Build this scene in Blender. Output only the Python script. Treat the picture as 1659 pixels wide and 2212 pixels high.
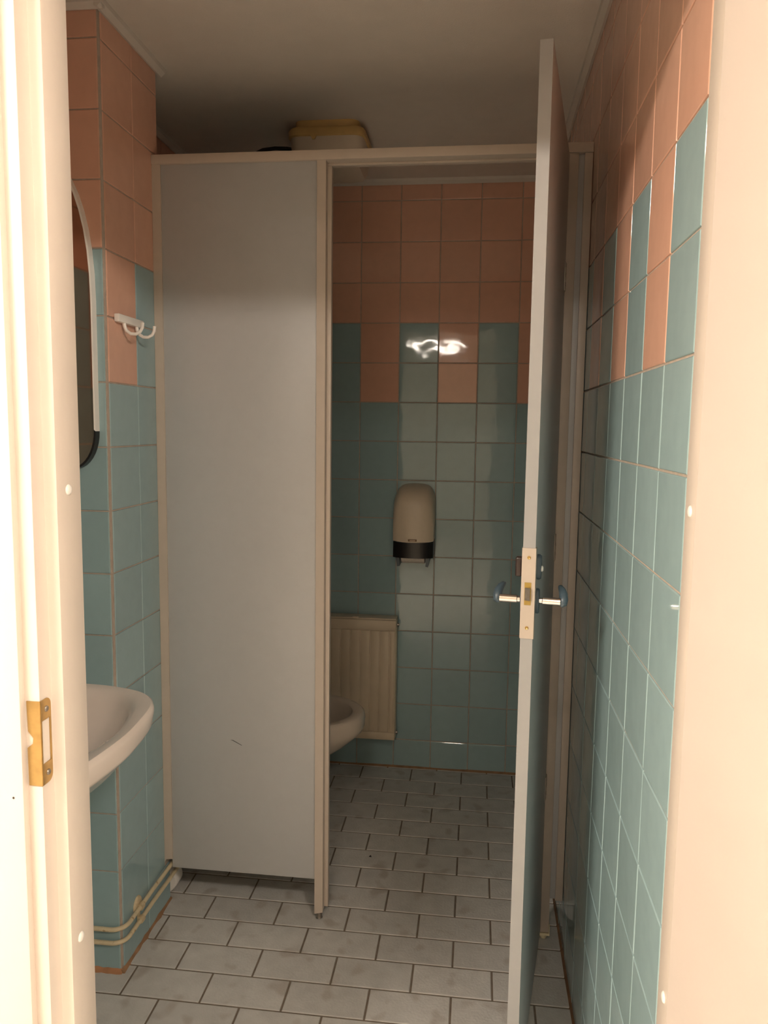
import bpy, bmesh, math, random
from mathutils import Vector, Matrix
random.seed(7)
for o in list(bpy.data.objects): bpy.data.objects.remove(o)
scene = bpy.context.scene
COL = scene.collection

# ------------------------------------------------------------------ camera, world, lights, exposure
YAW, PITCH, ROLL = 0.1188, -0.1105, 0.0134
CAM = Vector((-0.2674, -1.9074, 1.3998))
Rz = Matrix.Rotation(YAW, 3, 'Z'); Rx = Matrix.Rotation(PITCH, 3, 'X')
fwd = Rz @ Rx @ Vector((0, 1, 0)); r0 = Rz @ Rx @ Vector((1, 0, 0)); u0 = Rz @ Rx @ Vector((0, 0, 1))
rgt = math.cos(ROLL) * r0 + math.sin(ROLL) * u0; up = -math.sin(ROLL) * r0 + math.cos(ROLL) * u0
cd = bpy.data.cameras.new('camera'); cam = bpy.data.objects.new('camera', cd); COL.objects.link(cam)
m = Matrix((rgt, up, -fwd)).transposed().to_4x4(); m.translation = CAM
cam.matrix_world = m
cd.sensor_fit = 'HORIZONTAL'; cd.sensor_width = 36.0; cd.lens = 1662.8 / 1659.0 * 36.0
cd.clip_start = 0.02; cd.clip_end = 50
scene.camera = cam
world = bpy.data.worlds.new('world'); scene.world = world; world.use_nodes = True
world.node_tree.nodes['Background'].inputs[0].default_value = (0.9, 0.85, 0.78, 1)
world.node_tree.nodes['Background'].inputs[1].default_value = 0.15
vs = scene.view_settings
vs.view_transform = 'Standard'; vs.look = 'None'; vs.gamma = 1.0; vs.use_curve_mapping = False
vs.exposure = 2.62
cyc = scene.cycles; cyc.max_bounces = 6; cyc.diffuse_bounces = 4; cyc.glossy_bounces = 3; cyc.caustics_reflective = False; cyc.caustics_refractive = False; cyc.use_light_tree = False
LAMP_COL = (1.0, 0.89, 0.765); LAMP_E = 14.0          # the corridor's luminaires, added side lamps included

# ------------------------------------------------------------------ measures (metres; x right, y away, z up)
CEIL = 2.335; W = 0.153; ZR0 = 1.4951
YB = 1.1363; XR = 0.0; XL = -1.32; YF = -0.9
YR = -0.7399; XB0 = -0.7319
XP = -1.1374; YP = -0.1646; YPE = 0.150
PY = 0.115                                            # front plane of the cubicle partition

# ------------------------------------------------------------------ materials
MATS = {}
def mat(name, col, rough=0.5, metal=0.0, noise=0.0, nscale=8.0, bump=0.0, bscale=40.0, var=0.0, coat=0.0,
        spots=None, emit=None, estr=0.0, spec=0.5, stretch=None):
    """principled material: colour broken up by noise, fine relief from a bump, per-object variation"""
    if name in MATS: return MATS[name]
    M = bpy.data.materials.new(name); M.use_nodes = True; MATS[name] = M
    nt = M.node_tree; N = nt.nodes; L = nt.links; b = N['Principled BSDF']
    b.inputs['Roughness'].default_value = rough; b.inputs['Metallic'].default_value = metal
    b.inputs['Specular IOR Level'].default_value = spec
    b.inputs['Coat Weight'].default_value = coat; b.inputs['Coat Roughness'].default_value = 0.05
    tc = N.new('ShaderNodeNewGeometry')
    vec = tc.outputs['Position']
    if stretch:
        mp = N.new('ShaderNodeMapping'); mp.inputs['Scale'].default_value = stretch
        L.new(vec, mp.inputs['Vector']); vec = mp.outputs['Vector']
    rgb = N.new('ShaderNodeRGB'); rgb.outputs[0].default_value = (*col, 1); out = rgb.outputs[0]
    if noise > 0:
        nz = N.new('ShaderNodeTexNoise'); nz.inputs['Scale'].default_value = nscale; nz.inputs['Detail'].default_value = 2
        L.new(vec, nz.inputs['Vector'])
        mr = N.new('ShaderNodeMapRange'); mr.inputs['From Min'].default_value = 0.25; mr.inputs['From Max'].default_value = 0.75
        mr.inputs['To Min'].default_value = 1 - noise; mr.inputs['To Max'].default_value = 1 + noise
        L.new(nz.outputs['Fac'], mr.inputs['Value'])
        vm = N.new('ShaderNodeVectorMath'); vm.operation = 'SCALE'
        L.new(out, vm.inputs[0]); L.new(mr.outputs['Result'], vm.inputs['Scale']); out = vm.outputs[0]
    if var > 0:
        oi = N.new('ShaderNodeObjectInfo'); mr = N.new('ShaderNodeMapRange')
        mr.inputs['To Min'].default_value = 1 - var; mr.inputs['To Max'].default_value = 1 + var
        L.new(oi.outputs['Random'], mr.inputs['Value'])
        vm = N.new('ShaderNodeVectorMath'); vm.operation = 'SCALE'
        L.new(out, vm.inputs[0]); L.new(mr.outputs['Result'], vm.inputs['Scale']); out = vm.outputs[0]
    if spots:
        scol, ssc, thr = spots
        nz = N.new('ShaderNodeTexNoise'); nz.inputs['Scale'].default_value = ssc; nz.inputs['Detail'].default_value = 1
        L.new(vec, nz.inputs['Vector'])
        mr = N.new('ShaderNodeMapRange'); mr.inputs['From Min'].default_value = thr; mr.inputs['From Max'].default_value = thr + 0.12
        L.new(nz.outputs['Fac'], mr.inputs['Value'])
        mx = N.new('ShaderNodeMix'); mx.data_type = 'RGBA'
        L.new(mr.outputs['Result'], mx.inputs['Factor']); L.new(out, mx.inputs['A']); mx.inputs['B'].default_value = (*scol, 1)
        out = mx.outputs['Result']
    L.new(out, b.inputs['Base Color'])
    if bump > 0:
        nz = N.new('ShaderNodeTexNoise'); nz.inputs['Scale'].default_value = bscale; nz.inputs['Detail'].default_value = 1
        L.new(vec, nz.inputs['Vector'])
        bp = N.new('ShaderNodeBump'); bp.inputs['Strength'].default_value = bump; bp.inputs['Distance'].default_value = 0.01
        L.new(nz.outputs['Fac'], bp.inputs['Height']); L.new(bp.outputs['Normal'], b.inputs['Normal'])
    if emit:
        b.inputs['Emission Color'].default_value = (*emit, 1); b.inputs['Emission Strength'].default_value = estr
    return M

BLUE = mat('glazed_blue', (0.32, 0.45, 0.47), 0.05, noise=0.03, nscale=30, bump=0.06, bscale=16, var=0.05)
PINK = mat('glazed_salmon', (0.74, 0.43, 0.315), 0.055, noise=0.03, nscale=30, bump=0.06, bscale=16, var=0.05)
GROUT = mat('grout', (0.50, 0.41, 0.34), 0.9, noise=0.10, nscale=60, bump=0.2, bscale=300)
FTILE = mat('floor_tile', (0.57, 0.555, 0.53), 0.42, noise=0.08, nscale=22, bump=0.12, bscale=160, var=0.05,
            spots=((0.46, 0.425, 0.39), 16, 0.60))
FGROUT = mat('floor_grout', (0.19, 0.15, 0.115), 0.9, noise=0.2, nscale=40)
CEILM = mat('ceiling_paint', (0.72, 0.66, 0.59), 0.8, noise=0.02, nscale=20, bump=0.08, bscale=260)
TRIMM = mat('cove_plastic', (0.68, 0.63, 0.57), 0.45, noise=0.03, nscale=20)
LAM = mat('laminate_grey', (0.49, 0.49, 0.49), 0.33, noise=0.015, nscale=40, bump=0.03, bscale=400)
LAMEDGE = mat('laminate_edge', (0.33, 0.325, 0.32), 0.4, noise=0.02, nscale=40)
PROF = mat('lacquered_profile', (0.56, 0.48, 0.405), 0.38, noise=0.03, nscale=30)
CREAM = mat('cream_paint', (0.70, 0.615, 0.54), 0.35, noise=0.02, nscale=14, bump=0.02, bscale=120,
            spots=((0.74, 0.60, 0.38), 6.5, 0.72))
LEAFP = mat('cream_paint_dimmed', (0.57, 0.50, 0.45), 0.4, noise=0.02, nscale=10, bump=0.02, bscale=120)  # cream paint with a darker colour, offsetting the strong lamp light on the leaf
CWALL = mat('corridor_wall_paint', (0.84, 0.78, 0.68), 0.7, noise=0.02, nscale=10)
CFLOOR = mat('corridor_floor', (0.62, 0.57, 0.50), 0.35, noise=0.08, nscale=30)
WHITEP = mat('white_plastic', (0.90, 0.86, 0.81), 0.3, noise=0.01)
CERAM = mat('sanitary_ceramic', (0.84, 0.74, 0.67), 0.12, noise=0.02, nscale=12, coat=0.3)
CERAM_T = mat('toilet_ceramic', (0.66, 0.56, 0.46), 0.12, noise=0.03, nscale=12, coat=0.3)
BRASS = mat('worn_brass', (0.52, 0.34, 0.13), 0.32, metal=0.85, noise=0.15, nscale=60)
BRASSY = mat('yellow_brass', (0.40, 0.28, 0.08), 0.35, metal=0.7, noise=0.1, nscale=90)
STEEL = mat('dull_steel', (0.30, 0.27, 0.24), 0.35, metal=0.9, noise=0.15, nscale=120)
CHROME = mat('chrome', (0.86, 0.82, 0.80), 0.12, metal=1.0, noise=0.02)
DKBLUE = mat('dark_blue_nylon', (0.055, 0.085, 0.11), 0.35, noise=0.05, nscale=60)
BROWNP = mat('dark_brown_plastic', (0.035, 0.021, 0.018), 0.3, noise=0.05, nscale=60)
BLACKP = mat('black_plastic', (0.012, 0.010, 0.010), 0.35, noise=0.1, nscale=60)
PLATE = mat('cream_lock_plate', (0.50, 0.42, 0.35), 0.4, noise=0.02, nscale=60)
PIPE = mat('cream_pipe_paint', (0.66, 0.55, 0.36), 0.45, noise=0.08, nscale=60, spots=((0.34, 0.22, 0.10), 55, 0.66))
RADM = mat('radiator_enamel', (0.66, 0.55, 0.41), 0.35, noise=0.04, nscale=20)
YELLOW = mat('yellowed_plastic', (0.62, 0.42, 0.17), 0.45, noise=0.06, nscale=30)
OPAL = mat('opal_plastic', (0.60, 0.52, 0.42), 0.35, noise=0.04, nscale=20)
DISPC = mat('dispenser_shell', (0.66, 0.56, 0.43), 0.4, noise=0.02, nscale=60)
PAPER = mat('tissue_paper', (0.78, 0.70, 0.62), 0.9, noise=0.05, nscale=150)
SMOKE = mat('smoked_plastic', (0.16, 0.085, 0.055), 0.12, noise=0.2, nscale=12, stretch=(6, 6, 1))
SEAL = mat('orange_sealant', (0.40, 0.19, 0.09), 0.7, noise=0.25, nscale=30)
SEALD = mat('brown_sealant', (0.19, 0.10, 0.05), 0.8, noise=0.3, nscale=30)
SEALM = mat('rusty_sealant', (0.30, 0.17, 0.09), 0.8, noise=0.3, nscale=30)
WATER = mat('toilet_water', (0.10, 0.07, 0.05), 0.03, noise=0.05)
LIGHTM = mat('lamp_diffuser', (0.9, 0.88, 0.8), 0.5, emit=LAMP_COL, estr=LAMP_E)
MIRR = mat('brown_tinted_mirror', (0.50, 0.34, 0.26), 0.06, metal=1.0, noise=0.06, nscale=14, bump=0.004, bscale=10)  # brown of the reflected wall put into the glass tint
INK = mat('dark_mark', (0.02, 0.02, 0.02), 0.7, noise=0.1)

# ------------------------------------------------------------------ helpers
def link(name, me, mt=None, parent=None, M=None):
    o = bpy.data.objects.new(name, me); COL.objects.link(o)
    if mt is not None and me is not None and not me.materials: me.materials.append(mt)
    if parent is not None: o.parent = parent
    if M is not None: o.matrix_local = M
    return o
def tag(o, label=None, cat=None, group=None, kind=None):
    if label: o['label'] = label
    if cat: o['category'] = cat
    if group: o['group'] = group
    if kind: o['kind'] = kind
    return o
def thing(name, label, cat, loc=(0, 0, 0), group=None, kind=None, rot=None):
    o = bpy.data.objects.new(name, None); COL.objects.link(o); o.empty_display_size = 0.05
    o.location = loc
    if rot is not None: o.rotation_euler = rot
    return tag(o, label, cat, group, kind)
def done(bm, name, smooth=False):
    bmesh.ops.recalc_face_normals(bm, faces=bm.faces[:])
    me = bpy.data.meshes.new(name); bm.to_mesh(me); bm.free()
    if smooth:
        me.polygons.foreach_set('use_smooth', [True] * len(me.polygons))
        try: me.set_sharp_from_angle(angle=math.radians(40))
        except Exception: pass
    return me
def addbox(bm, x0, x1, y0, y1, z0, z1):
    r = bmesh.ops.create_cube(bm, size=1.0)
    for v in r['verts']:
        v.co = Vector(((x0 + x1) / 2 + v.co.x * (x1 - x0), (y0 + y1) / 2 + v.co.y * (y1 - y0), (z0 + z1) / 2 + v.co.z * (z1 - z0)))
    return r['verts']
def box(name, x0, x1, y0, y1, z0, z1, mt, parent=None, bev=0.0, seg=2):
    bm = bmesh.new(); addbox(bm, x0, x1, y0, y1, z0, z1)
    if bev > 0:
        bmesh.ops.bevel(bm, geom=bm.edges[:], offset=bev, segments=seg, profile=0.5, affect='EDGES')
    return link(name, done(bm, name, bev > 0), mt, parent)
def prism(name, pts, axis, a0, a1, mt, parent=None, smooth=False, bev=0.0):
    """closed outline pts (two coordinates of the plane) pushed along axis from a0 to a1"""
    def P(p, a): return {'x': (a, p[0], p[1]), 'y': (p[0], a, p[1]), 'z': (p[0], p[1], a)}[axis]
    bm = bmesh.new()
    A = [bm.verts.new(P(p, a0)) for p in pts]; B = [bm.verts.new(P(p, a1)) for p in pts]
    n = len(pts); bm.faces.new(A); bm.faces.new(B[::-1])
    for i in range(n): bm.faces.new((A[i], A[(i + 1) % n], B[(i + 1) % n], B[i]))
    if bev > 0: bmesh.ops.bevel(bm, geom=bm.edges[:], offset=bev, segments=2, profile=0.5, affect='EDGES')
    return link(name, done(bm, name, smooth or bev > 0), mt, parent)
def rings(name, R, mt, parent=None, cap0=True, cap1=True):
    """skin over a list of point rings"""
    bm = bmesh.new(); V = [[bm.verts.new(p) for p in r] for r in R]; n = len(R[0])
    for a, b in zip(V[:-1], V[1:]):
        for i in range(n): bm.faces.new((a[i], a[(i + 1) % n], b[(i + 1) % n], b[i]))
    if cap0: bm.faces.new(V[0][::-1])
    if cap1: bm.faces.new(V[-1])
    return link(name, done(bm, name, True), mt, parent)
def tube(name, pts, rad, mt, parent=None, seg=12, radii=None):
    pts = [Vector(p) for p in pts]; R = []
    t_prev = None; nrm = None
    for i, p in enumerate(pts):
        t = (pts[min(i + 1, len(pts) - 1)] - pts[max(i - 1, 0)]).normalized()
        if nrm is None:
            nrm = t.cross(Vector((0, 0, 1)) if abs(t.z) < 0.9 else Vector((1, 0, 0))).normalized()
        else:
            nrm = (nrm - t * nrm.dot(t)).normalized()
        bn = t.cross(nrm); r = radii[i] if radii else rad
        R.append([p + nrm * (r * math.cos(2 * math.pi * k / seg)) + bn * (r * math.sin(2 * math.pi * k / seg)) for k in range(seg)])
    return rings(name, R, mt, parent)
def lathe(name, prof, mt, parent, origin, axis, seg=24):
    """prof: (radius, height) turned about axis through origin"""
    ax = Vector(axis).normalized(); a = ax.cross(Vector((0, 0, 1)) if abs(ax.z) < 0.9 else Vector((1, 0, 0))).normalized(); b = ax.cross(a)
    o = Vector(origin)
    R = [[o + ax * h + a * (r * math.cos(2 * math.pi * k / seg)) + b * (r * math.sin(2 * math.pi * k / seg)) for k in range(seg)] for r, h in prof]
    return rings(name, R, mt, parent)

TM = {}
def tile_mesh(w, h, mt, ch=0.0016, t=0.0025):
    key = (round(w, 4), round(h, 4), mt.name)
    if key in TM: return TM[key]
    bm = bmesh.new()
    def ring(ix, z): return [bm.verts.new((sx * (w / 2 - ix), sy * (h / 2 - ix), z)) for sx, sy in ((-1, -1), (1, -1), (1, 1), (-1, 1))]
    c = min(ch, w / 4, h / 4)
    A, B, C, D = ring(0, -0.002), ring(0, t - ch), ring(c * 0.35, t - ch * 0.35), ring(c, t)
    for P, Q in ((A, B), (B, C), (C, D)):
        for i in range(4): bm.faces.new((P[i], P[(i + 1) % 4], Q[(i + 1) % 4], Q[i]))
    bm.faces.new(D)
    me = done(bm, 'tile'); me.materials.append(mt); TM[key] = me
    return me
def put_tile(parent, w, h, mt, c, u, v, n, tilt=0.0035):
    me = tile_mesh(w, h, mt)
    M = Matrix((u, v, n)).transposed().to_4x4()
    M = M @ Matrix.Rotation(random.uniform(-tilt, tilt), 4, 'X') @ Matrix.Rotation(random.uniform(-tilt, tilt), 4, 'Y')
    M.translation = Vector(c)
    link('tile', me, None, parent, M)
J = 0.0034      # joint width of the wall tiles
ROWS = []
for r in range(-10, 6):
    z0 = max(ZR0 + W * r + J / 2, 0.004); z1 = min(ZR0 + W * (r + 1) - J / 2, CEIL - 0.004)
    ROWS.append((r, z0, z1))
def tile_wall(parent, cols, u, n, base, pink_at):
    """cols: (index, start, end) along u; base: a point of the wall plane with u and z equal to 0"""
    u = Vector(u); n = Vector(n); v = Vector((0, 0, 1))
    for j, a, b in cols:
        for r, z0, z1 in ROWS:
            if b - a < 0.012: continue
            pink = r >= 2 or (r in (0, 1) and pink_at(j))
            c = Vector(base) + u * ((a + b) / 2) + v * ((z0 + z1) / 2)
            uu = u if u.cross(v).dot(n) > 0 else -u
            put_tile(parent, b - a, z1 - z0, PINK if pink else BLUE, c, uu, v, n)
def tile_field(parent, cols, u, n, base, pink_at):
    """the tiles of a wall that the picture shows nothing of, one mesh per colour"""
    u = Vector(u); n = Vector(n); v = Vector((0, 0, 1))
    for mt, want in ((PINK, True), (BLUE, False)):
        bm = bmesh.new()
        for j, a, b in cols:
            for r, z0, z1 in ROWS:
                if (r >= 2 or (r in (0, 1) and pink_at(j))) != want: continue
                q = [Vector(base) + u * s + v * z + n * d for d in (-0.001, 0.0025) for s, z in ((a, z0), (b, z0), (b, z1), (a, z1))]
                q = [bm.verts.new(p) for p in q]
                bm.faces.new(q[4:])
                for i in range(4): bm.faces.new((q[i], q[(i + 1) % 4], q[4 + (i + 1) % 4], q[4 + i]))
        tag(link('tile_field', done(bm, 'tile_field'), mt, parent), kind='stuff')
def struct(o, label, cat):
    return tag(o, label, cat, kind='structure')

# ------------------------------------------------------------------ floor
fl = struct(box('floor', XL, XR, YF - 0.09, YB, -0.06, -0.002, FGROUT), 'grey tiled washroom floor laid in a running bond', 'floor')
PX, QY, XF, YFL = 0.2028, 0.1047, -0.1942, 1.1199
FJ = 0.005
for L in range(-1, 20):
    y1 = YFL - QY * L; y0 = y1 - QY                       # row L lies in front of line L
    yy0, yy1 = max(y0 + FJ / 2, YF - 0.09), min(y1 - FJ / 2, YB - 0.003)
    if yy1 - yy0 < 0.01: continue
    off = 0.0 if L % 2 else 0.5
    for k in range(-8, 3):
        x0 = XF + PX * (k + off); x1 = x0 + PX
        a, b = max(x0 + FJ / 2, XL + 0.003), min(x1 - FJ / 2, XR - 0.006)
        if b - a < 0.012: continue
        put_tile(fl, b - a, yy1 - yy0, FTILE, ((a + b) / 2, (yy0 + yy1) / 2, -0.0025), Vector((1, 0, 0)), Vector((0, 1, 0)), Vector((0, 0, 1)), 0.0015)
# ------------------------------------------------------------------ walls
wr = struct(box('wall_right', XR, XR + 0.12, YF, YB + 0.12, 0, CEIL, GROUT), 'long side wall of blue tiles under salmon tiles', 'wall')
tile_wall(wr, [(c, max(YR + W * c + J / 2, YF + 0.003), min(YR + W * (c + 1) - J / 2, YB - 0.004)) for c in range(-2, 13)],
          (0, 1, 0), (-1, 0, 0), (XR, 0, 0), lambda j: j % 2 == 0)
wb = struct(box('wall_back', XL - 0.12, XR, YB, YB + 0.12, 0, CEIL, GROUT), 'tiled end wall of the toilet cubicle behind the radiator', 'wall')
tile_wall(wb, [(k, max(XB0 + W * k + J / 2, XL + 0.003), min(XB0 + W * (k + 1) - J / 2, XR - 0.004)) for k in range(-4, 5)],
          (1, 0, 0), (0, -1, 0), (0, YB, 0), lambda j: j % 2 == 0)
wp = struct(box('wall_pillar', XL, XP, YP, YPE, 0, CEIL, GROUT), 'tiled boxed-in pillar between the washbasin and the cubicle', 'wall')
tile_wall(wp, [(0, YP + 0.011, 0.0 - J / 2), (1, J / 2, YPE - 0.002)], (0, 1, 0), (1, 0, 0), (XP, 0, 0), lambda j: j == 0)
tile_wall(wp, [(1, XP - 0.002 - 0.150, XP - 0.002), (2, XL + 0.003, XP - 0.002 - W)], (1, 0, 0), (0, -1, 0), (0, YP, 0), lambda j: j == 0)
tile_field(wp, [(0, XL + 0.003, XP - 0.155), (1, XP - 0.152, XP - 0.002)], (1, 0, 0), Vector((0, 1, 0)), (0, YPE, 0), lambda j: j == 0)
wl = struct(box('wall_left', XL - 0.12, XL, YF, YB, 0, CEIL, GROUT), 'tiled side wall carrying the washbasin', 'wall')
tile_field(wl, [(c, max(-0.18 + W * c - W + J / 2, YF + 0.003), -0.18 + W * c - J / 2) for c in range(-4, 1)] +
           [(c, YPE + 0.004 + W * c + J / 2, min(YPE + 0.004 + W * (c + 1) - J / 2, YB - 0.004)) for c in range(0, 7)],
           (0, 1, 0), Vector((1, 0, 0)), (XL, 0, 0), lambda j: j % 2 == 0)
# front wall with the doorway: left piece, right piece, piece over the door
JL, JR, HEAD = -0.8296, 0.0136, 2.045
FY0, FY1 = -0.985, YF
bm = bmesh.new()
addbox(bm, -3.1, JL - 0.022, FY0, FY1, 0, 2.45); addbox(bm, JR + 0.022, 2.4, FY0, FY1, 0, 2.45); addbox(bm, JL - 0.022, JR + 0.022, FY0, FY1, HEAD + 0.03, 2.45)
struct(link('wall_front', done(bm, 'wall_front'), CWALL), 'painted wall around the doorway the picture is taken through', 'wall')
bm = bmesh.new(); addbox(bm, XL - 0.12, XR + 0.12, YF, YB + 0.12, CEIL, CEIL + 0.06)
struct(link('ceiling', done(bm, 'ceiling'), CEILM), 'flat dim beige ceiling over washroom and cubicle', 'ceiling')

# ceiling cove strips
def cove(name, pts, label):
    """small moulding with a slanted face: pts = run (from, to, inward normal)"""
    o = thing(name, label, 'moulding', kind='structure')
    for a, b, n in pts:
        a, b, n = Vector((*a, CEIL)), Vector((*b, CEIL)), Vector((*n, 0))
        prof = [(0, 0), (0, -0.018), (0.007, -0.020), (0.018, -0.010), (0.020, 0)]
        bm = bmesh.new()
        A = [bm.verts.new(a + n * p + Vector((0, 0, q))) for p, q in prof]; B = [bm.verts.new(b + n * p + Vector((0, 0, q))) for p, q in prof]
        bm.faces.new(A); bm.faces.new(B[::-1])
        for i in range(5): bm.faces.new((A[i], A[(i + 1) % 5], B[(i + 1) % 5], B[i]))
        link('strip', done(bm, 'strip'), TRIMM, o)
    return o
e = 0.0028
cove('trim_1', [((XL, YP - e), (XP + 0.02, YP - e), (0, -1)), ((XP + e, YP - 0.02), (XP + e, YPE + 0.018), (1, 0))], 'pale cove strip around the top of the tiled pillar')
cove('trim_2', [((XR - e, YF), (XR - e, YB), (-1, 0))], 'pale cove strip along the ceiling edge of the long side wall')
cove('trim_3', [((XL, YB - e), (XR, YB - e), (0, -1))], 'pale cove strip over the salmon tiles of the end wall')
cove('trim_4', [((XL + e, YPE), (XL + e, YB), (1, 0))], 'pale cove strip high in the dark cubicle corner past the pillar')

# sealant beads where walls meet the floor
def bead(parent, a, b, n, mt, s=0.009):
    a, b, n = Vector((*a, 0)), Vector((*b, 0)), Vector((*n, 0))
    bm = bmesh.new(); K = 14
    R = []
    for i in range(K + 1):
        p = a.lerp(b, i / K); w = s * random.uniform(0.7, 1.35)
        R.append([bm.verts.new(p + n * q + Vector((0, 0, h))) for q, h in ((-0.001, -0.002), (-0.001, w), (w * 0.5, w * 0.45), (w, -0.002))])
    for P, Q in zip(R[:-1], R[1:]):
        for i in range(4): bm.faces.new((P[i], P[(i + 1) % 4], Q[(i + 1) % 4], Q[i]))
    bm.faces.new(R[0]); bm.faces.new(R[-1][::-1])
    link('sealant_bead', done(bm, 'sealant_bead', True), mt, parent)
bead(wp, (XL, YP - e), (XP + 0.004, YP - e), (0, -1), SEAL, 0.009)
bead(wp, (XP + e, YP - 0.006), (XP + e, YPE), (1, 0), SEALM, 0.008)
bead(wb, (XL, YB - e), (XR, YB - e), (0, -1), SEALM, 0.006)
bead(wr, (XR - e, YF), (XR - e, YB), (-1, 0), SEALD, 0.006)

# ------------------------------------------------------------------ corridor outside (lit; it lights the washroom through the doorway)
struct(box('floor_corridor', -3.0, 2.3, -7.0, FY0, -0.06, -0.004, CFLOOR), 'corridor floor outside the doorway', 'floor')
struct(box('ceiling_corridor', -3.0, 2.3, -7.0, FY0, 2.45, 2.5, CEILM), 'corridor ceiling outside the doorway', 'ceiling')
struct(box('wall_corridor_left', -3.1, -3.0, -7.0, FY0, 0, 2.45, CWALL), 'corridor side wall beyond the latch side of the doorway', 'wall')
struct(box('wall_corridor_right', 2.3, 2.4, -7.0, FY0, 0, 2.45, CWALL), 'corridor side wall beyond the hinge side of the doorway', 'wall')
struct(box('wall_corridor_back', -3.0, 2.3, -7.1, -7.0, 0, 2.45, CWALL), 'corridor end wall behind the photographer', 'wall')
def luminaire(x, y, label, lx=0.6, ly=0.15):
    t = thing('corridor_luminaire', label, 'ceiling light', (x, y, 2.45), 'corridor ceiling lights')
    box('housing', -lx - 0.02, lx + 0.02, -ly - 0.015, ly + 0.015, -0.045, 0, WHITEP, t, 0.006)
    box('diffuser', -lx, lx, -ly, ly, -0.065, -0.046, LIGHTM, t)
luminaire(-0.45, -2.22, 'short corridor ceiling light straight outside the doorway', 0.09, 0.07)
luminaire(-1.85, -2.22, 'long corridor ceiling light past the latch side of the doorway')  # unseen side lamp added to brighten the right wall
luminaire(0.95, -2.22, 'added long light past the hinge side, brightening the pillar and washbasin')  # unseen side lamp added to brighten the pillar and basin
luminaire(-0.80, -5.3, 'long corridor ceiling light furthest from the doorway', 0.30, 0.05)

# ------------------------------------------------------------------ door frame (trim_5) and the room door leaf (door_1)
FX, FXR = -0.812, -0.004
y_stop, y_face, y_arch = -0.9618, -0.9897, -1.0017
fr = thing('trim_5', 'cream painted wooden door frame in the foreground', 'door frame', kind='structure')
jl = prism('jamb', [(FX, YF), (FX, y_stop), (JL, y_stop), (JL, y_face), (-0.852, y_face), (-0.852, YF)], 'z', 0, HEAD + 0.03, CREAM, fr, bev=0.0012)
tag(jl, 'latch-side jamb with rebate and stop')
jr = prism('jamb', [(FXR, YF), (FXR, y_stop), (JR, y_stop), (JR, y_face), (0.036, y_face), (0.036, YF)], 'z', 0, HEAD + 0.03, CREAM, fr, bev=0.0012)
tag(jr, 'hinge-side jamb')
hd = prism('head', [(YF, HEAD - 0.018), (y_stop, HEAD - 0.018), (y_stop, HEAD), (y_face, HEAD), (y_face, HEAD + 0.03), (YF, HEAD + 0.03)], 'x', FX, FXR, CREAM, fr, bev=0.0012)
box('architrave', -0.92, -0.850, y_arch, y_face + 0.005, 0, 2.13, CREAM, fr, 0.002)
box('architrave', 0.0345, 0.105, y_arch, y_face + 0.005, 0, 2.13, CREAM, fr, 0.002)
box('architrave', -0.850, 0.0345, y_arch, y_face + 0.005, HEAD + 0.02, 2.13, CREAM, fr, 0.002)
for (p, x, y, z, s) in ((jl, FX, -0.9322, 1.3096, 1), (jl, FX, -0.937, 0.6682, 1), (jr, FXR, -0.9237, 1.3006, -1), (jr, FXR, -0.930, 0.6566, -1)):
    lathe('screw_cap', [(0.0001, 0.0028), (0.004, 0.0026), (0.0065, 0.0016), (0.0075, 0), (0.0075, -0.001)], WHITEP, p, (x, y, z), (s, 0, 0), 20)
# brass strike plate: lip on the jamb face, plate in the rebate with a latch hole
st = thing('strike_plate', None, None); st.parent = fr
z0, z1 = 0.9185, 1.0345
prism('lip', [(-0.8475, z0), (JL + 0.001, z0), (JL + 0.001, z1), (-0.8475, z1), (-0.8465, z0 + 0.075), (-0.8395, z0 + 0.066), (-0.8405, z0 + 0.058), (-0.8480, z0 + 0.052)],
      'y', y_face - 0.0016, y_face - 0.0002, BRASS, st)
tag(st, 'worn brass strike plate with chipped paint')
def rr(a0, a1, b0, b1, rad, n=6, right_only=True):
    P = [(a0, b0)]
    for k in range(n + 1):
        t = -math.pi / 2 + math.pi / 2 * k / n; P.append((a1 - rad + rad * math.cos(t), b0 + rad + rad * math.sin(t)))
    for k in range(n + 1):
        t = math.pi / 2 * k / n; P.append((a1 - rad + rad * math.cos(t), b1 - rad + rad * math.sin(t)))
    P.append((a0, b1)); return P
# plate as four bars around the hole
ys, ye = y_face - 0.001, -0.9665
hz0, hz1, hy0, hy1 = 0.947, 1.0065, y_face + 0.0015, -0.9695
bm = bmesh.new()
outer = rr(ys, ye, z0, z1, 0.010)
hole = [(hy0, hz0), (hy1 - 0.002, hz0), (hy1, hz0 + 0.003), (hy1, hz1 - 0.003), (hy1 - 0.002, hz1), (hy0, hz1)]
def pl(pts):
    A = [bm.verts.new((JL + 0.0002, p, q)) for p, q in pts]; B = [bm.verts.new((JL + 0.0016, p, q)) for p, q in pts]
    bm.faces.new(A); bm.faces.new(B[::-1]); n = len(pts)
    for i in range(n): bm.faces.new((A[i], A[(i + 1) % n], B[(i + 1) % n], B[i]))
pl([p for p in outer if p[1] <= hz0] + [(ye, hz0), (ys, hz0)])
pl([(ys, hz1), (ye, hz1)] + [p for p in outer if p[1] >= hz1])
pl([(hy1, hz0), (ye, hz0), (ye, hz1), (hy1, hz1)])
pl([(ys, hz0), (hy0, hz0), (hy0, hz1), (ys, hz1)])
link('plate', done(bm, 'plate'), BRASS, st)
for q in (z0 + 0.014, z1 - 0.014):
    lathe('screw', [(0.0001, 0.0012), (0.0015, 0.0009), (0.0035, 0.0016), (0.0042, 0.0006), (0.0042, 0)], STEEL, st, (JL + 0.0015, -0.9775, q), (1, 0, 0), 16)
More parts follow.
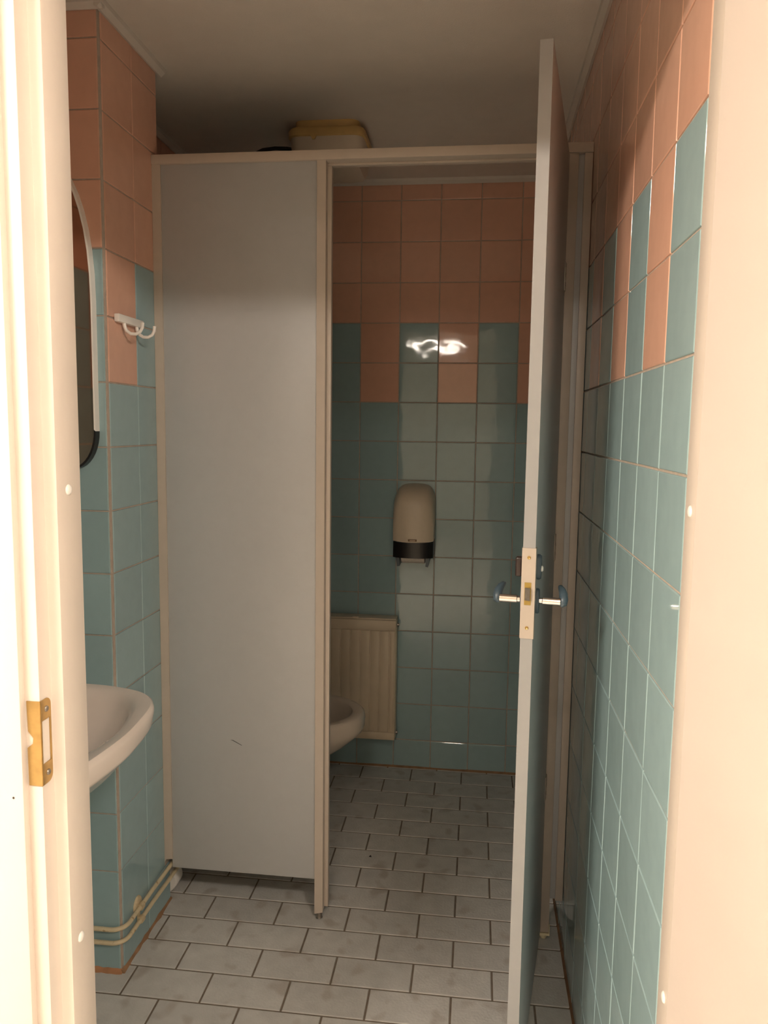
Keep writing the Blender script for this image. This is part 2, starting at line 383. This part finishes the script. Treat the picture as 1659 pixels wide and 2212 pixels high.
lathe('nail_hole', [(0.0001, 0.0004), (0.0014, 0.0004), (0.0016, 0)], BROWNP, fr, (-0.8640, y_arch - 0.0002, 0.905), (0, -1, 0), 10)
lathe('nail_hole', [(0.0001, 0.0004), (0.0014, 0.0004), (0.0016, 0)], BROWNP, fr, (-0.8655, y_arch - 0.0002, 1.345), (0, -1, 0), 10)
# room door leaf, swung out into the corridor on the hinge side
d1 = thing('door_1', 'cream painted door leaf standing open beside the camera', 'door', (-0.0207, -1.005, 0), kind='structure', rot=(0, 0, math.radians(25)))
box('leaf', 0, 0.040, -0.84, 0, 0.008, 2.035, LEAFP, d1, 0.002)
for hz in (0.25, 1.05, 1.8):
    lathe('hinge', [(0.0001, 0), (0.006, 0.001), (0.006, 0.09), (0.0001, 0.091)], STEEL, d1, (0.047, 0.006, hz), (0, 0, 1), 12)

# ------------------------------------------------------------------ cubicle partition
pt = thing('toilet_partition', 'grey laminate cubicle front with beige metal frame', 'partition', (0, 0, 0), kind='thing')
RZ0, RZ1 = 2.074, 2.098
CX0, CX1 = -0.6925, -0.6690            # middle post
RX0, RX1 = -0.0630, -0.0375            # hinge post
box('top_rail', XP + 0.003, XR - 0.003, PY - 0.010, PY + 0.038, RZ0, RZ1, PROF, pt, 0.0015)
prism('wall_channel', [(XP + 0.003, 0.124), (XP + 0.0035, 0.138), (XP + 0.008, 0.146), (XP + 0.0265, 0.148), (XP + 0.0265, RZ0), (XP + 0.003, RZ0)], 'y', PY - 0.006, PY + 0.034, PROF, pt)
pa = box('panel', XP + 0.024, CX0 + 0.004, PY - 0.001, PY + 0.026, 0.120, RZ0, LAM, pt, 0.001)
# a short dark scratch on the panel
prism('scratch', [(-0.9362, 0.5162), (-0.9300, 0.5146), (-0.9027, 0.5012), (-0.9035, 0.5026), (-0.9290, 0.5158)], 'y', PY - 0.0016, PY - 0.0006, INK, pa)
mp = prism('post', [(CX0, 0.018), (CX1, 0.024), (CX1, RZ0), (CX0, RZ0)], 'y', PY - 0.006, PY + 0.020, PROF, pt)
tag(mp, 'middle post beside the door opening')
box('door_stop', CX1 - 0.008, -0.6585, PY + 0.0205, PY + 0.040, 0.026, RZ0 - 0.0065, PROF, pt, 0.001)
hp = box('post', RX0, RX1, PY - 0.006, PY + 0.020, 0.024, RZ0, PROF, pt, 0.0012)
tag(hp, 'hinge post beside the long tiled wall')
box('door_stop', RX0 - 0.011, RX0 + 0.008, PY + 0.0205, PY + 0.040, 0.030, RZ0 - 0.0065, PROF, pt, 0.001)
box('door_stop', CX1 - 0.008, RX0 + 0.008, PY + 0.0205, PY + 0.040, RZ0 - 0.006, RZ0, PROF, pt, 0.001)
box('panel', RX1, -0.016, PY + 0.001, PY + 0.024, 0.120, RZ0, LAM, pt, 0.001)
box('wall_channel', -0.0232, XR - 0.0035, PY - 0.006, PY + 0.034, 0.119, RZ0, PROF, pt, 0.001)
# foot of the hinge post: bracket and half-round glide
f1 = thing('foot', None, None); f1.parent = pt
bm = bmesh.new()
cx = (RX0 + RX1) / 2
addbox(bm, RX0 - 0.0025, RX1 + 0.0025, PY - 0.0085, PY + 0.022, 0.016, 0.0225)
addbox(bm, RX0 - 0.0025, RX0 - 0.0006, PY - 0.0085, PY + 0.022, 0.0225, 0.045)
addbox(bm, RX1 + 0.0006, RX1 + 0.0025, PY - 0.0085, PY + 0.022, 0.0225, 0.045)
link('bracket', done(bm, 'bracket'), mat('ivory_plastic', (0.72, 0.64, 0.44), 0.4, noise=0.03), f1)
lathe('glide', [(0.0001, 0.016), (0.011, 0.0155), (0.0105, 0.008), (0.008, 0.002), (0.0001, 0.0)], MATS['ivory_plastic'], f1, (cx, PY + 0.006, 0.0005), (0, 0, 1), 20)
f2 = lathe('foot', [(0.0001, 0.022), (0.008, 0.022), (0.0085, 0.005), (0.010, 0.002), (0.0001, 0.0)], STEEL, pt, ((CX0 + CX1) / 2, PY + 0.006, 0.0005), (0, 0, 1), 20)

# ------------------------------------------------------------------ cubicle door, swung open towards the camera
TH = math.radians(80.8); DW, DT = 0.593, 0.0228
dr = thing('cubicle_door', 'grey laminate cubicle door standing ajar, edge on, with lever handles', 'cubicle door', (-0.0605, PY - 0.0115, 0), kind='thing')
# local axes: x along the leaf from the hinge to the free edge, y towards the cubicle side of the leaf
D = Vector((-math.cos(TH), -math.sin(TH), 0)); Nn = Vector((-math.sin(TH), math.cos(TH), 0))
Mr = Matrix((D, Nn, Vector((0, 0, 1)))).transposed().to_4x4(); Mr.translation = Vector((-0.0605, PY - 0.0115, 0)); dr.matrix_world = Mr
DB, DTOP = 0.034, 2.066
bm = bmesh.new(); addbox(bm, 0.004, DW - 0.0008, 0, DT, DB, DTOP)
link('leaf', done(bm, 'leaf'), LAM, dr)
box('edge_band', DW - 0.0008, DW, 0, DT, DB, DTOP, LAMEDGE, dr)
lp = thing('lock_plate', None, None); lp.parent = dr
LZ0, LZ1 = 1.0095, 1.1805
box('face_plate', DW, DW + 0.0015, -0.0014, DT + 0.0014, LZ0, LZ1, PLATE, lp)
box('wrap_flange', DW - 0.020, DW + 0.0012, -0.0014, -0.0002, LZ0, LZ1, PLATE, lp)
box('wrap_flange', DW - 0.020, DW + 0.0012, DT + 0.0002, DT + 0.0014, LZ0, LZ1, PLATE, lp)
for z in (1.0300, 1.1628):
    lathe('screw', [(0.0001, 0.0004), (0.0012, 0.0002), (0.0026, 0.0010), (0.0034, 0.0008), (0.0034, -0.0005)], BRASS, lp, (DW + 0.0015, DT / 2, z), (1, 0, 0), 16)
box('latch_recess', DW + 0.0004, DW + 0.0021, DT * 0.24, DT * 0.78, 1.0735, 1.1160, BRASSY, lp)
prism('latch_bolt', [(DW + 0.0020, DT * 0.30), (DW + 0.0075, DT * 0.30), (DW + 0.0030, DT * 0.745), (DW + 0.0020, DT * 0.745)], 'z', 1.0825, 1.1062, STEEL, lp)
HZ = 1.0735; HB = DW - 0.045                              # spindle height and backset
def lever(side):
    s = -1 if side < 0 else 1; yb = 0 if s < 0 else DT
    h = thing('lever_handle', None, None); h.parent = dr
    bm = bmesh.new(); R = []
    # oval rosette
    for f, hgt in ((1.0, 0.0003), (1.0, 0.0045), (0.93, 0.0065), (0.02, 0.0070)):
        R.append([(HB + 0.013 * f * math.cos(t), yb + s * hgt, HZ - 0.001 + 0.0245 * f * math.sin(t)) for t in [2 * math.pi * k / 28 for k in range(28)]])
    bm.free(); rings('rosette', R, DKBLUE, h)
    lathe('neck', [(0.0001, 0.005), (0.0062, 0.0055), (0.0062, 0.012), (0.0078, 0.013), (0.0078, 0.046), (0.0001, 0.0465)], CHROME, h, (HB, yb, HZ), (0, s, 0), 24)
    yc = yb + s * 0.0505
    tube('grip', [(HB + 0.001, yc - s * 0.003, HZ - 0.0085), (HB, yc, HZ - 0.004), (HB - 0.004, yc + s * 0.001, HZ + 0.004), (HB - 0.012, yc, HZ + 0.012),
                  (HB - 0.022, yc - s * 0.003, HZ + 0.018), (HB - 0.032, yc - s * 0.007, HZ + 0.022), (HB - 0.038, yc - s * 0.010, HZ + 0.023)], 0.008, DKBLUE, h, 14,
         [0.0035, 0.0080, 0.0088, 0.0082, 0.0070, 0.0050, 0.0015])
lever(-1); lever(1)
# coin-slot indicator on the outside, thumb turn on the inside
ind = thing('lock_indicator', None, None); ind.parent = dr
IZ = 1.1385
rings('escutcheon', [[(HB + 0.0135 * f * math.cos(t), -hgt, IZ + 0.0245 * f * math.sin(t)) for t in [2 * math.pi * k / 28 for k in range(28)]]
                     for f, hgt in ((1.0, 0.0003), (1.0, 0.005), (0.9, 0.0085), (0.02, 0.009))], DKBLUE, ind)
lathe('coin_disc', [(0.0001, 0.0125), (0.004, 0.012), (0.0058, 0.010), (0.0058, 0.006)], WHITEP, ind, (HB + 0.002, 0, IZ - 0.003), (0, -1, 0), 20)
tt = thing('thumb_turn', None, None); tt.parent = dr
box('knob', HB - 0.008, HB + 0.008, DT + 0.004, DT + 0.0175, IZ - 0.020, IZ + 0.018, BROWNP, tt, 0.0035, 3)
lathe('collar', [(0.0001, 0.0045), (0.015, 0.0045), (0.0165, 0.0003)], BROWNP, tt, (HB, DT, IZ), (0, 1, 0), 24)
for hz in (1.776, 1.096, 0.445):
    h = thing('hinge', None, None); h.parent = dr
    K = 6; hl = 0.070
    for k in range(K):
        a = hz - hl / 2 + hl * k / K
        lathe('knuckle', [(0.0001, 0.0004), (0.0046, 0.0008), (0.0046, hl / K - 0.0008), (0.0001, hl / K - 0.0004)], STEEL if k % 2 else PROF, h, (-0.001, 0.0025, a), (0, 0, 1), 12)
    box('hinge_leaf', 0.002, 0.022, -0.0012, 0.0002, hz - hl / 2, hz + hl / 2, STEEL, h)

# ------------------------------------------------------------------ washbasin
wbas = thing('wash_basin', 'pale ceramic washbasin hung from the side wall', 'washbasin', (XL, -0.53, 0.62))
OUT8 = [(-1.150, 0.275), (-1.084, 0.269), (-1.013, 0.248), (-0.975, 0.222), (-0.953, 0.190), (-0.938, 0.152), (-0.928, 0.085), (-0.922, 0.0)]
INN8 = [(-1.150, 0.240), (-1.100, 0.239), (-1.050, 0.228), (-1.012, 0.198), (-0.987, 0.157), (-0.971, 0.108), (-0.960, 0.055), (-0.955, 0.0)]
BYC = -0.545
def crv(L, n=4):
    """smooth curve through the half outline L"""
    E = [(2 * L[0][0] - L[1][0], L[0][1])] + L + [(L[-2][0], -L[-2][1])]; P = []
    for i in range(1, len(E) - 2):
        p0, p1, p2, p3 = E[i - 1:i + 3]
        for k in range(n):
            t = k / n
            P.append(tuple(0.5 * (2 * p1[c] + (p2[c] - p0[c]) * t + (2 * p0[c] - 5 * p1[c] + 4 * p2[c] - p3[c]) * t * t + (3 * p1[c] - p0[c] - 3 * p2[c] + p3[c]) * t ** 3) for c in (0, 1)))
    return P + [L[-1]]
def dring(L, f, xb, z, inset=0.0):
    H = [(-1.15 + (x + 1.15) * f - inset * (1 if x > -1.1 else 0.0), y * f - (inset if y > 0.02 else 0)) for x, y in crv(L)]
    P = [(xb, H[0][1])] + H + [(x, -y) for x, y in H[-2::-1]] + [(xb, -H[0][1])]
    return [Vector((x - XL, BYC + y + 0.53, z - 0.62)) for x, y in P]
w0 = XL + 0.004
rings('bowl', [dring(OUT8, 0.30, w0, 0.63), dring(OUT8, 0.50, w0, 0.655), dring(OUT8, 0.78, w0, 0.705), dring(OUT8, 0.925, w0, 0.742), dring(OUT8, 0.965, w0, 0.750),
               dring(OUT8, 0.982, w0, 0.758), dring(OUT8, 0.995, w0, 0.778), dring(OUT8, 1.0, w0, 0.788), dring(OUT8, 0.993, w0, 0.796), dring(OUT8, 0.972, w0, 0.8005), dring(INN8, 1.045, -1.245, 0.799),
               dring(INN8, 1.0, -1.235, 0.795), dring(INN8, 0.955, -1.23, 0.780), dring(INN8, 0.86, -1.22, 0.735), dring(INN8, 0.62, -1.20, 0.695), dring(INN8, 0.10, -1.165, 0.685)], CERAM, wbas)
lathe('drain', [(0.0001, 0.003), (0.016, 0.0025), (0.020, 0.0005)], CHROME, wbas, (0.16, 0, 0.0655), (0, 0, 1), 20)
tap = thing('mixer_tap', 'chrome mixer tap standing on the washbasin', 'tap', (XL + 0.055, -0.53, 0.801))
lathe('body', [(0.0001, 0.0), (0.022, 0.0), (0.020, 0.02), (0.018, 0.06), (0.0001, 0.065)], CHROME, tap, (0, 0, 0), (0, 0, 1), 20)
tube('spout', [(0.01, 0, 0.04), (0.06, 0, 0.055), (0.10, 0, 0.05), (0.105, 0, 0.035)], 0.010, CHROME, tap)

# ------------------------------------------------------------------ mirror on the pillar face beside the basin
MXR, MHW = -1.1562, 0.19
mi = thing('wall_mirror', 'tall round-cornered mirror with white plastic rim on the pillar above the washbasin', 'mirror', (MXR - MHW, YP - e, 1.290))
def mirror_outline(o, K=10):
    """outline (x, z) shrunk by o: arched top corners, tighter bottom corners"""
    hw = MHW - o; P = []
    zt, zb = 0.72 - o, 0.0 + o; rt_x, rt_z, rb_x, rb_z = 0.13, 0.33, 0.06, 0.09
    for k in range(K + 1):
        t = math.pi / 2 * k / K; P.append((hw - rt_x + rt_x * abs(math.cos(t)) ** 0.9, zt - rt_z + rt_z * abs(math.sin(t)) ** 0.9))
    for k in range(K + 1):
        t = math.pi / 2 * k / K; P.append((-hw + rt_x - rt_x * abs(math.sin(t)) ** 0.9, zt - rt_z + rt_z * abs(math.cos(t)) ** 0.9))
    for k in range(K + 1):
        t = math.pi / 2 * k / K; P.append((-hw + rb_x - rb_x * math.cos(t), zb + rb_z - rb_z * math.sin(t)))
    for k in range(K + 1):
        t = math.pi / 2 * k / K; P.append((hw - rb_x + rb_x * math.sin(t), zb + rb_z - rb_z * math.cos(t)))
    return P
def rim(name, keep, mt):
    O, I = mirror_outline(0), mirror_outline(0.0035); n = len(O); bm = bmesh.new()
    Q = [[bm.verts.new((O[i][0], 0, O[i][1])), bm.verts.new((O[i][0], -0.020, O[i][1])), bm.verts.new((I[i][0], -0.021, I[i][1])), bm.verts.new((I[i][0], 0, I[i][1]))] for i in range(n)]
    for i in range(n):
        j = (i + 1) % n
        if not keep(i, j, O): continue
        for k in range(4): bm.faces.new((Q[i][k], Q[i][(k + 1) % 4], Q[j][(k + 1) % 4], Q[j][k]))
    for v in [v for v in bm.verts if not v.link_faces]: bm.verts.remove(v)
    return link(name, done(bm, name, True), mt, mi)
# right and left straight sides are split where the white rim ends
lowz = 0.092
rim('rim', lambda i, j, O: O[i][1] > lowz - 0.01 and O[j][1] > lowz - 0.01 or abs(O[i][1] - O[j][1]) > 0.2, WHITEP)
tag(rim('rim', lambda i, j, O: O[i][1] < lowz and O[j][1] < lowz, BLACKP), 'black lower end of the rim')
prism('glass', mirror_outline(0.0035), 'y', -0.0205, -0.004, MIRR, mi)

# ------------------------------------------------------------------ double coat hook on the pillar
ch = thing('coat_hook', 'white plastic double hook on the pillar', 'hook', (XP + e, -0.057, 1.650))
box('plate', 0, 0.014, -0.068, 0.070, -0.0095, 0.0095, WHITEP, ch, 0.0025)
for y in (-0.032, 0.038):
    tube('hook', [(0.008, y, -0.006), (0.010, y, -0.018), (0.014, y + 0.001, -0.027), (0.024, y + 0.002, -0.034), (0.037, y + 0.003, -0.0345), (0.047, y + 0.004, -0.029), (0.052, y + 0.005, -0.019), (0.0535, y + 0.005, -0.007)],
         0.0038, WHITEP, ch, 12, [0.0045, 0.0045, 0.0042, 0.004, 0.004, 0.004, 0.0042, 0.0042])

# ------------------------------------------------------------------ heating pipes around the pillar foot
def bend(z, x_out, y_out, rad):
    P = [(XL + 0.01, y_out, z), (-1.25, y_out, z), (x_out - rad, y_out, z)]
    for k in range(1, 8):
        t = math.pi / 2 * k / 8; P.append((x_out - rad + rad * math.sin(t), y_out + rad - rad * math.cos(t), z))
    P += [(x_out, y_out + rad, z), (x_out, 0.0, z), (x_out + 0.003, 0.10, z + 0.001), (x_out + 0.004, 0.19, z + 0.002), (x_out + 0.004, 0.28, z + 0.002)]
    return P
for z, lab in ((0.122, 'upper cream heating pipe bent around the pillar foot'), (0.0855, 'lower cream heating pipe bent around the pillar foot')):
    o = tube('heating_pipe', bend(z, XP + 0.0135, YP - 0.0135, 0.035), 0.0058, PIPE, None, 12); tag(o, lab, 'pipe', 'heating pipes')
pc = thing('pipe_clamp', 'dirty cream plastic clamp holding both heating pipes to the pillar', 'pipe clamp', (XP + e, -0.075, 0.104))
ivory = mat('dirty_ivory', (0.58, 0.47, 0.30), 0.5, noise=0.25, nscale=90)
lathe('base', [(0.0001, 0.006), (0.019, 0.0055), (0.022, 0.003), (0.023, 0.0)], ivory, pc, (0, 0, 0.022), (1, 0, 0), 24)
for z in (0.018, -0.0185):
    lathe('ring', [(0.0062, -0.007), (0.0092, -0.007), (0.0096, 0), (0.0092, 0.007), (0.0062, 0.007)], ivory, pc, (0.0110, 0, z), (0, 1, 0), 16)
box('bridge', 0.0015, 0.006, -0.006, 0.006, -0.026, 0.028, ivory, pc, 0.001)
col = lathe('pipe_collar', [(0.018, 0.0), (0.034, 0.0), (0.036, 0.004), (0.036, 0.05), (0.034, 0.054), (0.018, 0.054)], WHITEP, None, (-1.161, 0.168, 0.038), (0, 1, 0), 28)
tag(col, 'white round collar behind the pillar under the cubicle panel', 'pipe collar')

# ------------------------------------------------------------------ toilet
to = thing('toilet', 'pale wall-hung toilet bowl without a seat inside the cubicle', 'toilet', (XL, 0.655, 0))
def tring(xt, b, xb, z, x0=-0.90, n=2.15, K=36, yc=0.655):
    P = [(xb, yc - b, z)]
    a = xt - x0
    for k in range(K + 1):
        t = -math.pi / 2 + math.pi * k / K; c, s = math.cos(t), math.sin(t)
        P.append((x0 + a * abs(c) ** (2 / n), yc + b * math.copysign(abs(s) ** (2 / n), s), z))
    P.append((xb, yc + b, z))
    return [Vector(p) - Vector((XL, 0.655, 0)) for p in P]
xb = -1.165
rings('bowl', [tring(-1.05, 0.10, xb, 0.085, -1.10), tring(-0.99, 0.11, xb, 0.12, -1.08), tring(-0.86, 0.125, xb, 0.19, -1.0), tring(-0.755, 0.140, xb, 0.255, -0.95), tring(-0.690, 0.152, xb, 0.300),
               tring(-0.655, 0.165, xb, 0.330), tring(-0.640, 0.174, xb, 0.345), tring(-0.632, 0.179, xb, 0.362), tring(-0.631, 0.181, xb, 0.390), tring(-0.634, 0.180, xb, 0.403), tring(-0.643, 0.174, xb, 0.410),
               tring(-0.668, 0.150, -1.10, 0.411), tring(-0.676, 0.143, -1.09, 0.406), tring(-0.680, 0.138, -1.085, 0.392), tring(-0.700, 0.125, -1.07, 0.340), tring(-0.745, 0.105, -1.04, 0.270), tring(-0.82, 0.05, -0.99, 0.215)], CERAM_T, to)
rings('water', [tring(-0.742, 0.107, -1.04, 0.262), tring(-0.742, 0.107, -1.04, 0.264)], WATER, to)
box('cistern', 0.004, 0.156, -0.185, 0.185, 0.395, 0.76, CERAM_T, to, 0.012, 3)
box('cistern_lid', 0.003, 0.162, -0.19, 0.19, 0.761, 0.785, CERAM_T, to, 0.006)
lathe('flush_button', [(0.0001, 0.006), (0.018, 0.005), (0.020, 0.0)], CHROME, to, (0.08, 0, 0.785), (0, 0, 1), 20)

# ------------------------------------------------------------------ radiator on the end wall
rd = thing('radiator', 'cream ribbed panel radiator on the end wall of the cubicle', 'radiator', (-0.568, YB, 0.140))
RW_, RH = 0.60, 0.495                                     # local x runs to the left (negative)
fp = box('front_panel', -RW_, 0, -0.068, -0.052, 0, RH, RADM, rd, 0.004)
for k in range(15):
    x1 = -0.0035 - (0.0215 if k else 0) - max(0, k - 1) * 0.0395
    x0 = x1 - (0.0395 if k else 0.0215)
    if x0 < -RW_ + 0.004: continue
    bm = bmesh.new(); addbox(bm, x0 + 0.002, x1 - 0.002, -0.0725, -0.067, 0.034, RH - 0.044)
    bmesh.ops.bevel(bm, geom=[e_ for e_ in bm.edges if all(v.co.y < -0.07 for v in e_.verts)], offset=0.003, segments=2, profile=0.5, affect='EDGES')
    link('flute', done(bm, 'flute', True), RADM, fp)
box('top_band', -RW_, 0, -0.0725, -0.067, RH - 0.0415, RH - 0.001, RADM, fp, 0.002)
box('bottom_band', -RW_, 0, -0.0725, -0.067, 0.001, 0.0315, RADM, fp, 0.002)
box('top_cover', -RW_, 0.001, -0.070, -0.006, RH, RH + 0.006, RADM, rd, 0.002)
box('side_cover', -0.0025, 0.0015, -0.058, -0.008, 0.004, RH - 0.002, RADM, rd, 0.001)
box('back_panel', -RW_, -0.003, -0.016, -0.0045, 0.004, RH - 0.004, RADM, rd, 0.002)
for z in (0.022, RH - 0.025):
    lathe('vent_plug', [(0.0001, 0.008), (0.007, 0.0075), (0.008, 0.0), (0.008, -0.002)], STEEL, rd, (0.0015, -0.035, z), (1, 0, 0), 12)
box('weld_tab', -0.175, -0.15, -0.074, -0.060, RH + 0.004, RH + 0.012, RADM, rd, 0.003)

# ------------------------------------------------------------------ toilet paper dispenser on the end wall
pd = thing('toilet_paper_dispenser', 'beige and black toilet roll dispenser on the end wall', 'dispenser', (-0.5035, YB - e, 0.862))
HW = 0.0785
def cover_pt(t, s):
    """t across -1..1, s 0 (lower front edge) .. 1 (top back edge)"""
    dep = 0.128 - 0.016 * t * t - 0.010 * abs(t) ** 8; zt = 0.316 - 0.010 * t * t - 0.030 * abs(t) ** 7; zb = 0.096 + 0.004 * t * t
    if s < 0.6:
        q = s / 0.6; return Vector((HW * t, -dep + 0.006 * (1 - q) ** 2 * 0 - 0.004 * math.sin(q * math.pi), zb + (zt - 0.085 - zb) * q))
    q = (s - 0.6) / 0.4 * math.pi / 2
    return Vector((HW * t * (1 - 0.05 * (1 - math.cos(q))), -dep * math.cos(q) ** 0.85 if q < math.pi / 2 - 1e-4 else 0.0, zt - 0.085 + 0.085 * math.sin(q)))
bm = bmesh.new(); NT, NS = 16, 24
G = [[bm.verts.new(cover_pt(-1 + 2 * i / NT, j / NS)) for j in range(NS + 1)] for i in range(NT + 1)]
for i in range(NT):
    for j in range(NS): bm.faces.new((G[i][j], G[i + 1][j], G[i + 1][j + 1], G[i][j + 1]))
for side in (0, NT):
    b0 = bm.verts.new((G[side][0].co.x, 0, G[side][0].co.z))
    prev = b0
    for j in range(NS):
        nx = bm.verts.new((G[side][j + 1].co.x, 0, G[side][j + 1].co.z)) if j < NS - 1 else G[side][NS]
        bm.faces.new((G[side][j], G[side][j + 1], nx, prev) if nx is not G[side][NS] else (G[side][j], nx, prev)); prev = nx
link('cover', done(bm, 'cover', True), DISPC, pd)
def bandpts(dd):
    P = [(-HW + 0.001 + dd, 0)]
    for k in range(13):
        t = -1 + 2 * k / 12; P.append(((HW - 0.001 - dd) * t, -(0.127 - 0.016 * t * t - 0.010 * abs(t) ** 8 - dd)))
    P.append((HW - 0.001 - dd, 0)); return P
O_, I_ = bandpts(0), bandpts(0.003)
bm = bmesh.new(); rows = [[bm.verts.new((*o_, 0.035)), bm.verts.new((*o_, 0.0955)), bm.verts.new((*i_, 0.0955)), bm.verts.new((*i_, 0.035))] for o_, i_ in zip(O_, I_)]
for P, Q in zip(rows[:-1], rows[1:]):
    for i in range(4): bm.faces.new((P[i], P[(i + 1) % 4], Q[(i + 1) % 4], Q[i]))
bm.faces.new(rows[0]); bm.faces.new(rows[-1][::-1])
link('lower_housing', done(bm, 'lower_housing', True), BLACKP, pd)
for x in (-1, 1):
    prism('arm', [(x * 0.066, 0.036), (x * 0.052, 0.036), (x * 0.050, 0.002), (x * 0.060, 0.000)], 'y', -0.112, -0.020, DKBLUE, pd)
badge = box('badge', -0.0175, 0.0165, -0.1335, -0.1285, 0.1015, 0.1095, mat('bronze_badge', (0.20, 0.12, 0.06), 0.4, metal=0.4, noise=0.05), pd, 0.001)
box('badge_print', -0.011, 0.010, -0.1342, -0.1333, 0.1038, 0.1072, mat('badge_print', (0.55, 0.42, 0.30), 0.5, noise=0.2, nscale=400), badge)
tr = lathe('toilet_roll', [(0.012, -0.046), (0.048, -0.046), (0.050, -0.044), (0.050, 0.044), (0.048, 0.046), (0.012, 0.046)], PAPER, None, (-0.5035, YB - 0.068, 0.9195), (1, 0, 0), 32)
tag(tr, 'white toilet roll peeking from under the wall dispenser', 'toilet roll')

# ------------------------------------------------------------------ ceiling lamp over the cubicle
cl = thing('ceiling_lamp', 'yellowed plastic ceiling lamp above the cubicle, unlit', 'lamp', (-0.755, 0.63, CEIL))
def rrect(hx, hy, z, r=0.03, n=5, dx=0.0):
    P = []
    for sx, sy, a0 in ((1, 1, 0), (-1, 1, 90), (-1, -1, 180), (1, -1, 270)):
        for k in range(n + 1):
            t = math.radians(a0 + 90 * k / n); P.append((dx + sx * (hx - r) + r * math.cos(t), sy * (hy - r) + r * math.sin(t), z))
    return P
rings('base', [rrect(0.101, 0.094, 0), rrect(0.101, 0.094, -0.017), rrect(0.098, 0.091, -0.0225)], YELLOW, cl)
rings('rim', [rrect(0.104, 0.096, -0.0225, 0.03), rrect(0.117, 0.106, -0.0235, 0.035), rrect(0.121, 0.110, -0.030, 0.035), rrect(0.121, 0.110, -0.048, 0.035), rrect(0.117, 0.106, -0.051, 0.035)], YELLOW, cl)
rings('diffuser', [rrect(0.116, 0.105, -0.051, 0.035), rrect(0.114, 0.103, -0.075, 0.035), rrect(0.108, 0.098, -0.115, 0.035), rrect(0.100, 0.090, -0.132, 0.035), rrect(0.085, 0.075, -0.138, 0.03)], OPAL, cl)
prism('latch', [(-0.045, -0.050), (-0.025, -0.050), (-0.031, -0.062), (-0.039, -0.062)], 'y', -0.114, -0.108, YELLOW, cl)
cb = tube('black_arc', [(-0.868, 0.63, 2.279), (-0.90, 0.63, 2.286), (-0.94, 0.63, 2.288), (-0.98, 0.63, 2.284), (-1.02, 0.64, 2.272), (-1.10, 0.65, 2.235), (-1.20, 0.65, 2.23), (-1.312, 0.65, 2.235)], 0.006, BLACKP, None, 10)  # unidentified black arc above the rail, drawn as a thin tube
tag(cb, 'thin black arc between the ceiling lamp and the wall', 'cable')

# ------------------------------------------------------------------ crumbs on the floor
bm = bmesh.new()
A = [bm.verts.new(p) for p in ((-0.584, 0.450, 0.0003), (-0.574, 0.449, 0.0003), (-0.578, 0.459, 0.0003))]; B = [bm.verts.new(p) for p in ((-0.583, 0.451, 0.002), (-0.575, 0.450, 0.0015), (-0.578, 0.458, 0.003))]
bm.faces.new(A); bm.faces.new(B[::-1])
for i in range(3): bm.faces.new((A[i], A[(i + 1) % 3], B[(i + 1) % 3], B[i]))
tag(link('dirt_crumb', done(bm, 'dirt_crumb'), INK), 'tiny black crumb on the cubicle floor tiles', 'crumb')
